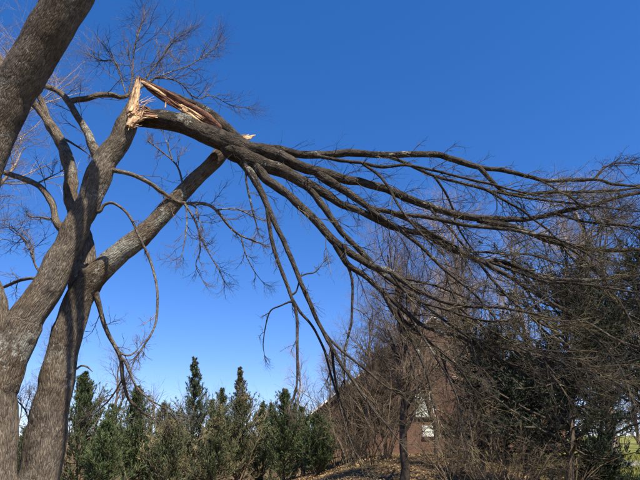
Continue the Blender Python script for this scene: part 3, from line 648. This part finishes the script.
# ------------------------------------------------------------------ evergreens
def cedar(label, x, ytop, d, halfw, seed, m_, nb=170, spire=1.0, clear=0.03, name='cedar_tree', sprig=(.08, .27), thick=.0105, up=0.75, group='cedars along the back of the garden', dens=(11, 14), shape='cone'):
    rng = np.random.default_rng(seed)
    base = np.array(at(x, d)); top = P(x, ytop, d)
    H = top[2] - base[2]
    n = 12
    z = np.linspace(-.1, H * .985, n)
    X = base[0] + (top[0] - base[0]) * (z / H) + np.cumsum(rng.normal(size=n)) * .012 * H * (1 - z / H)
    Tk = np.stack([X, base[1] + np.cumsum(rng.normal(size=n)) * .02, base[2] + z], -1)
    TR = (0.032 * H * (1 - z / H) + .01) * .55
    t = thing(name, label, 'tree', tuple(base), group)
    add('trunk', tubemesh('trunk', [(Tk[None], TR[None], 8)], base), M_BROWN, t)
    # boughs: lower ones spread, upper ones sweep up into the spire
    f = clear + (0.985 - clear) * np.sort(rng.random(nb) ** .9)
    if shape == 'spire':
        prof = np.where(f > .62, .01 + .24 * ((1 - f) / .38) ** 1.2, .25 + .75 * (1 - f / .62) ** .8)
    elif shape == 'dome':
        prof = np.sqrt(np.maximum(.03, 1 - ((f - .45) / .58) ** 2))
    else:
        prof = np.maximum(.04, (1 - f) ** .78) * np.where(f < .12, .8, 1)
    az = rng.random(nb) * 2 * np.pi
    lob = 1 + .38 * np.sin(f * 19 + seed + 1.5 * np.sin(az + seed)) * np.sin(az * 2 + seed * 2 + f * 7)
    ln = halfw * prof * lob * rng.uniform(.4, 1.5, nb) + .05
    k = np.minimum((f * (n - 1)).astype(int), n - 2); w = f * (n - 1) - k
    p = Tk[k] * (1 - w[:, None]) + Tk[k + 1] * w[:, None]
    npt = 6
    B = np.zeros((nb, npt, 3)); B[:, 0] = p
    dr = nrm(np.stack([np.cos(az), np.sin(az), up * (0.35 + 1.3 * f) + rng.normal(size=nb) * .25], -1))
    for j in range(1, npt):
        dr = nrm(dr + np.array([0, 0, .16 * up * 2]) + rng.normal(size=dr.shape) * .12)
        B[:, j] = B[:, j - 1] + dr * (ln / (npt - 1))[:, None]
    BRd = np.linspace(1, .25, npt)[None] * (.006 + .012 * ln)[:, None]
    s2 = grow(rng, B, BRd, dens[0], ((.10 + .10 * prof)[:, None], (.16 + .46 * prof)[:, None]), (.3, .8), 4, .25, 1.0, (0, 0, .5), .25, .007, .6, .4)
    s3 = grow(rng, s2[0], s2[1], dens[1], tuple((q * (.4 + .6 * np.repeat(prof, dens[0])))[:, None] for q in sprig), (.25, .85), 2, .1, 1.0, (0, 0, .35), .2, .02, .6, .3)
    a_, b_ = s3[0][:, 0], s3[0][:, 1]
    sd = nrm(np.cross(b_ - a_, rng.normal(size=a_.shape))) * (thick * rng.uniform(.6, 1.3, len(a_)))[:, None]
    mid = a_ * .55 + b_ * .45
    Vq = np.stack([a_, mid - sd, b_, mid + sd], 1).reshape(-1, 3) - base
    add('boughs', tubemesh('boughs', [(B, BRd, 3)], base), M_TWIG if m_ is M_DARK else M_BROWN, t)['kind'] = 'stuff'
    c = add('crown', mesh_np('crown', Vq, np.arange(len(Vq)).reshape(-1, 4), False), m_, t); c['kind'] = 'stuff'
    return t
cedar('broad dark green cedar close to the right of the lower left stem', 84, 374, 21, 1.75, 31, M_CED1, 230)
cedar('rounded green cedar with loose top under the drooping twigs', 137, 388, 22, 1.6, 32, M_CED1, 230)
cedar('tall narrow grey-green spire cedar, left of the two pointed ones', 195, 356, 24, 2.1, 33, M_CED3, 260, shape='spire', up=.5)
cedar('pointed cedar with golden bronze flanks, right of the two spires', 240, 367, 25, 2.3, 34, M_CED2, 260, shape='spire', up=.65)
cedar('small dark cedar squeezed between the two spire cedars', 222, 388, 27, 1.2, 35, M_CED1, 150)
cedar('dark green cedar right of the golden bronze cedar', 286, 390, 24, 1.6, 36, M_CED1, 230)
cedar('short bluish dark cedar beside the golden bronze cedar', 263, 402, 26, 1.2, 37, M_CED3, 170)
cedar('low cedar in front of the red left eave of the house', 316, 418, 23, 1.4, 38, M_CED1, 190)
cedar('low yellow-green cedar at the foot of the narrow grey-green spire', 170, 420, 21, 1.4, 39, M_CED2, 180)
cedar('low green cedar between the broad and the rounded cedar', 108, 424, 20, 1.2, 40, M_CED1, 170)
cedar('bronze low cedar at the foot of the pointed pair', 218, 414, 22, 1.3, 41, M_CED2, 180)
cedar('low cedar glimpsed in the gap between the two left stems', 30, 428, 25, 1.5, 49, M_CED1, 150)
cedar('cedar half hidden behind the broad and the rounded cedar', 112, 404, 27, 1.5, 42, M_CED1, 110)
cedar('cedar filling the gap left of the narrow grey-green spire', 164, 404, 28, 1.5, 43, M_CED3, 110)
cedar('cedar behind the low bronze cedar, between the spires', 212, 400, 29, 1.4, 44, M_CED1, 110)
cedar('dark cedar behind the short bluish cedar', 272, 404, 29, 1.5, 45, M_CED1, 110)
cedar('dark cedar behind the slender saplings', 302, 408, 28, 1.5, 46, M_CED1, 110)
cedar('olive evergreen in front of the house gable, above the dark forked trunk', 386, 352, 27, 1.7, 47, M_OLIVE, 200, clear=.2, up=.4, shape='dome', group='evergreens in front of the house')
cedar('lower olive evergreen in front of the left roof slope', 352, 392, 27, 1.3, 48, M_OLIVE, 150, clear=.05, up=.5, shape='dome', group='evergreens in front of the house')
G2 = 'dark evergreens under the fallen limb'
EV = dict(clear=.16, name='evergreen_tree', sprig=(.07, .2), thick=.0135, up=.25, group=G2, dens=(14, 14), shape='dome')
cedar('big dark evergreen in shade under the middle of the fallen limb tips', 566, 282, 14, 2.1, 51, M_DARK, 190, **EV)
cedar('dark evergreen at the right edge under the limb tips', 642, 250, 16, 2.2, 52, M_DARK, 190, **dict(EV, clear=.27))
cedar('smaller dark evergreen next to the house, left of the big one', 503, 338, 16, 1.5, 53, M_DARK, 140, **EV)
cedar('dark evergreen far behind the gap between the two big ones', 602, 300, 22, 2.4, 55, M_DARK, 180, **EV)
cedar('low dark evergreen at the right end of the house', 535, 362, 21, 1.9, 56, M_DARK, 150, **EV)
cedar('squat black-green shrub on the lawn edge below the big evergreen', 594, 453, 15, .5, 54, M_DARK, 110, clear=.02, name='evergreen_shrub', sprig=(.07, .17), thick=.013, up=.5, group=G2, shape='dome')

# ------------------------------------------------------------------ brush: bare many-stemmed shrubs
def brush_mesh(seed, H, m_, nst=13):
    rng = np.random.default_rng(seed)
    az = rng.random(nst) * 6.28; tl = rng.uniform(.05, .55, nst)
    B = np.zeros((nst, 9, 3)); B[:, 0, 0] = np.cos(az) * .12; B[:, 0, 1] = np.sin(az) * .12
    d = nrm(np.stack([np.cos(az) * tl, np.sin(az) * tl, np.ones(nst)], -1)); ln = H * rng.uniform(.6, 1.1, nst)
    for j in range(1, 9):
        d = nrm(d + rng.normal(size=d.shape) * .10 + np.stack([np.cos(az), np.sin(az), -.2 * np.ones(nst)], -1) * .05)
        B[:, j] = B[:, j - 1] + d * (ln / 8)[:, None]
    R = np.linspace(1, .25, 9)[None] * rng.uniform(.010, .024, nst)[:, None]
    l2 = grow(rng, B, R, 9, (H * .15, H * .45), (.3, .9), 5, .15, 1, (0, 0, .05), .3, .008, .6, .4)
    l3 = grow(rng, l2[0], l2[1], 6, (H * .06, H * .2), (.4, 1.0), 3, .15, 1, (0, 0, 0), .3, .005, .7, .5)
    return [tubemesh('stem', [(B[i:i + 1], R[i:i + 1], 6)]) for i in range(nst)], tubemesh('twigs', [(*l2, 3), (*l3, 3)])
BM = [brush_mesh(61, 2.6, None), brush_mesh(62, 3.1, None), brush_mesh(63, 2.2, None)]
for st, tg in BM:
    for q in st + [tg]: q.materials.append(M_BRUSH)
spots = [(372, 19, 0, .8, 'tan brush shrub at the foot of the house gable, leftmost'), 
         (452, 15, 2, .9, 'tan brush shrub right of the dark forked trunk'), (482, 14, 1, .85, 'many-stemmed brush shrub below the smaller dark evergreen'),
         (545, 15, 2, 1.0, 'brush shrub under the big dark evergreen'), (508, 13, 0, .95, 'many-stemmed brush shrub left of the big dark evergreen'), 
         (560, 13.5, 2, .7, 'brush shrub left of the squat black-green shrub'), 
         (348, 21, 2, .9, 'brush shrub just right of the low cedar'), 
         (465, 20, 1, 1.1, 'tall brush shrub behind the others at the right end of the house'), (528, 19, 1, 1.1, 'tall brush shrub behind the big dark evergreen'),
         (622, 38, 1, 1.3, 'far brush shrub on the far side of the lawn, left of two'), (648, 36, 0, 1.5, 'far brush shrub on the far side of the lawn, at the picture edge'),
         (338, 24, 1, 1.35, 'tall brush shrub in front of the red left eave'), (360, 23, 0, 1.6, 'tall brush shrub below the left slope of the house roof'),
         (386, 21, 1, 1.3, 'tall brush shrub left of the dark forked trunk'), (448, 22, 0, 1.4, 'tall brush shrub just right of the pale house window'),
         (494, 23, 1, 1.4, 'tall brush shrub in front of the far end of the gable')]
for i, (x, d, k, sc, lab) in enumerate(spots):
    b0 = at(x, d)
    t = thing('brush_shrub', lab, 'shrub', (b0[0], b0[1], b0[2] - .05), 'bare brush below the fallen limb')
    t.rotation_euler.z = i * 1.9; t.scale = (sc * 1.1, sc * 1.1, sc)
    for q in BM[k][0]: add('stem', q, None, t)
    add('twigs', BM[k][1], None, t)['kind'] = 'stuff'

# ------------------------------------------------------------------ house
HY = 34.0
def boxm(name, x0, x1, y0, y1, z0, z1):
    V = [(x, y, z) for z in (z0, z1) for y in (y0, y1) for x in (x0, x1)]
    Fc = [(0, 2, 3, 1), (4, 5, 7, 6), (0, 1, 5, 4), (2, 6, 7, 3), (0, 4, 6, 2), (1, 3, 7, 5)]
    me = bpy.data.meshes.new(name); me.from_pydata(V, [], Fc); me.update(); return me
def prism(name, poly, y0, y1):
    n = len(poly)
    V = [(x, y0, z) for x, z in poly] + [(x, y1, z) for x, z in poly]
    Fc = [tuple(range(n)), tuple(range(2 * n - 1, n - 1, -1))] + [(i, i + n, (i + 1) % n + n, (i + 1) % n) for i in range(n)]
    me = bpy.data.meshes.new(name); me.from_pydata(V, [], Fc); me.update()
    return me
m, t, b = mat('red_brick', 0.9, 0.2)
tc = node(t, 'ShaderNodeTexCoord').outputs['Object']
mp = node(t, 'ShaderNodeMapping'); mp.inputs['Rotation'].default_value = (math.radians(90), 0, 0); t.links.new(tc, mp.inputs[0])
bt = node(t, 'ShaderNodeTexBrick'); t.links.new(mp.outputs[0], bt.inputs[0])
bt.inputs['Color1'].default_value = (.22, .098, .056, 1); bt.inputs['Color2'].default_value = (.15, .070, .043, 1); bt.inputs['Mortar'].default_value = (.10, .085, .07, 1)
bt.inputs['Scale'].default_value = 1.0; bt.inputs['Brick Width'].default_value = .215; bt.inputs['Row Height'].default_value = .075; bt.inputs['Mortar Size'].default_value = .008
t.links.new(mix(t, ramp(t, noise(t, tc, .8, 5), [(.3, (.6, .6, .6)), (.7, BW)]), bt.outputs[0], (.09, .055, .042)), b.inputs['Base Color'])
M_BRICK = m
m, t, b = mat('brown_shingle', 0.9, 0.2)
tc = node(t, 'ShaderNodeTexCoord').outputs['Object']
t.links.new(ramp(t, noise(t, tc, 6, 6, .7), [(.3, (.10, .042, .03)), (.7, (.22, .095, .065))]), b.inputs['Base Color'])
M_ROOF = m
m, t, b = mat('white_trim', 0.6, 0.4); tc = node(t, 'ShaderNodeTexCoord').outputs['Object']
t.links.new(ramp(t, noise(t, tc, 3, 5), [(.3, (.66, .65, .60)), (.7, (.80, .79, .75))]), b.inputs['Base Color']); M_TRIM = m
m, t, b = mat('pale_blind', 0.5, 0.4); tc = node(t, 'ShaderNodeTexCoord').outputs['Object']
t.links.new(ramp(t, noise(t, tc, 2, 4), [(.3, (.55, .60, .48)), (.7, (.75, .78, .66))]), b.inputs['Base Color']); M_PANE = m
e0 = P(310, 413, HY); ap = P(432, 316, HY)
hx, hz = ap[0], ap[2]
sl_ = (ap[2] - e0[2]) / (ap[0] - e0[0])
hw = (ap[0] - e0[0]) - .45           # half width of the wall
gzh = gz(hx, HY) - .3
loc = (hx, HY, gzh)
HS = thing('house', 'brick house gable with white rake trim half hidden behind bare trees', 'house', loc)
Hh = hz - gzh; ez = Hh - .16 - hw * sl_
add('wall', prism('wall', [(-hw, 0), (hw, 0), (hw, ez), (0, Hh - .16), (-hw, ez)], 0, 9.5), M_BRICK, HS)
ov = hw + .45
rf = None
for s in (-1, 1):
    poly = [(0, Hh), (s * ov, Hh - ov * sl_), (s * ov, Hh - ov * sl_ - .14), (0, Hh - .14)]
    if s == 1: poly = poly[::-1]
    r_ = add('roof', prism('roof', poly, -.35, 9.9), M_ROOF, HS)
    poly = [(0, Hh - .02), (s * ov, Hh - ov * sl_ - .02), (s * ov, Hh - ov * sl_ - .17), (0, Hh - .17)]
    if s == 1: poly = poly[::-1]
    add('rake_board', prism('rake_board', poly, -.39, -.352), M_TRIM, r_)
def window(cx, cz, w, h):
    wn = add('window', boxm('window', cx - w / 2, cx + w / 2, -.03, -.004, cz - h / 2, cz + h / 2), M_PANE, HS)
    for x0, x1, z0, z1 in ((-w / 2 - .09, -w / 2, -h / 2, h / 2), (w / 2, w / 2 + .09, -h / 2, h / 2), (-w / 2 - .09, w / 2 + .09, h / 2, h / 2 + .12), (-w / 2, w / 2, -.025, .025), (-.015, .015, .026, h / 2), (-.015, .015, -h / 2, -.026)):
        add('frame', boxm('frame', cx + x0, cx + x1, -.06, -.002, cz + z0, cz + z1), M_TRIM, wn)
    add('sill', boxm('sill', cx - w / 2 - .14, cx + w / 2 + .14, -.16, -.001, cz - h / 2 - .12, cz - h / 2), M_TRIM, wn)
for (px, py) in ((424, 403),):
    q = P(px, py, HY); window(q[0] - hx, q[2] - gzh, .95, 1.45)
q = P(505, 403, HY); window(q[0] - hx, q[2] - gzh, .95, 1.45)
q = P(431, 431, HY); window(q[0] - hx, q[2] - gzh, .85, .4)

# ------------------------------------------------------------------ ground cover and far wood
rng = np.random.default_rng(77)
def scatter(name, n, x0, x1, y0, y1, kind):
    X = rng.uniform(x0, x1, n); Y = rng.uniform(y0, y1, n); Z = ground_z(X, Y)
    c = np.stack([X, Y, Z], -1)
    if kind == 'grass':
        h = rng.uniform(.06, .2, n)[:, None]; a = rng.random(n) * 6.28
        sd = np.stack([np.cos(a), np.sin(a), 0 * a], -1) * .012
        ln_ = np.stack([rng.normal(size=n) * .05, rng.normal(size=n) * .05, np.zeros(n)], -1)
        V = np.stack([c - sd, c + sd, c + ln_ + h * np.array([0, 0, 1.])], 1)
        return mesh_np(name, V.reshape(-1, 3), np.arange(3 * n).reshape(n, 3), False)
    d1 = rng.normal(size=(n, 3)) * [1, 1, .35]; d1 = nrm(d1); d2 = nrm(np.cross(d1, rng.normal(size=(n, 3)) * .35 + [0, 0, 1]))
    s = rng.uniform(.02, .05, n)[:, None]
    c = c + [0, 0, .03]
    V = np.stack([c - d1 * s, c + d2 * s * .6, c + d1 * s, c - d2 * s * .6], 1)
    return mesh_np(name, V.reshape(-1, 3), np.arange(4 * n).reshape(n, 4), False)
M_LEAF = twig_material('dry_leaf', (.13, .075, .03), (.30, .19, .09), (.46, .32, .17), 6)
M_GRASS = twig_material('lawn_grass', (.08, .095, .022), (.19, .19, .048), (.33, .29, .095), .8)
o = add('fallen_leaves', scatter('fallen_leaves', 26000, -3, 9.5, 13, 31, 'leaf'), M_LEAF); o['kind'] = 'stuff'; o['label'] = 'dry tan leaves covering the bank below the house'; o['category'] = 'leaves'
o = add('grass', scatter('grass', 50000, 7.5, 24, 13, 32, 'grass'), M_GRASS); o['kind'] = 'stuff'; o['label'] = 'sunlit yellow-green lawn grass at the lower right'; o['category'] = 'grass'
n = 60
Xf = rng.uniform(-75, 75, n); Yf = rng.uniform(58, 85, n); Zf = ground_z(Xf, Yf); Hf = rng.uniform(4, 7, n)
zz = np.linspace(0, 1, 6)
Bt = np.stack([Xf[:, None] + rng.normal(size=(n, 6)) * .12, Yf[:, None] + 0 * zz, Zf[:, None] + Hf[:, None] * zz], -1)
Rt = .13 * (1.05 - zz)[None] * np.ones((n, 1))
f1 = grow(rng, Bt, Rt, 10, (2.2, 4.2), (.4, .9), 5, .15, 1, (0, 0, .25), .25, .05, .6, .3)
f2 = grow(rng, f1[0], f1[1], 6, (.7, 1.9), (.4, 1.), 3, .15, 1, (0, 0, .1), .3, .02, .7, .5)
o = add('far_wood', tubemesh('far_wood', [(Bt, Rt, 4), (*f1, 3), (*f2, 3)]), M_BROWN); o['kind'] = 'stuff'; o['label'] = 'distant bare wood along the horizon'; o['category'] = 'wood'
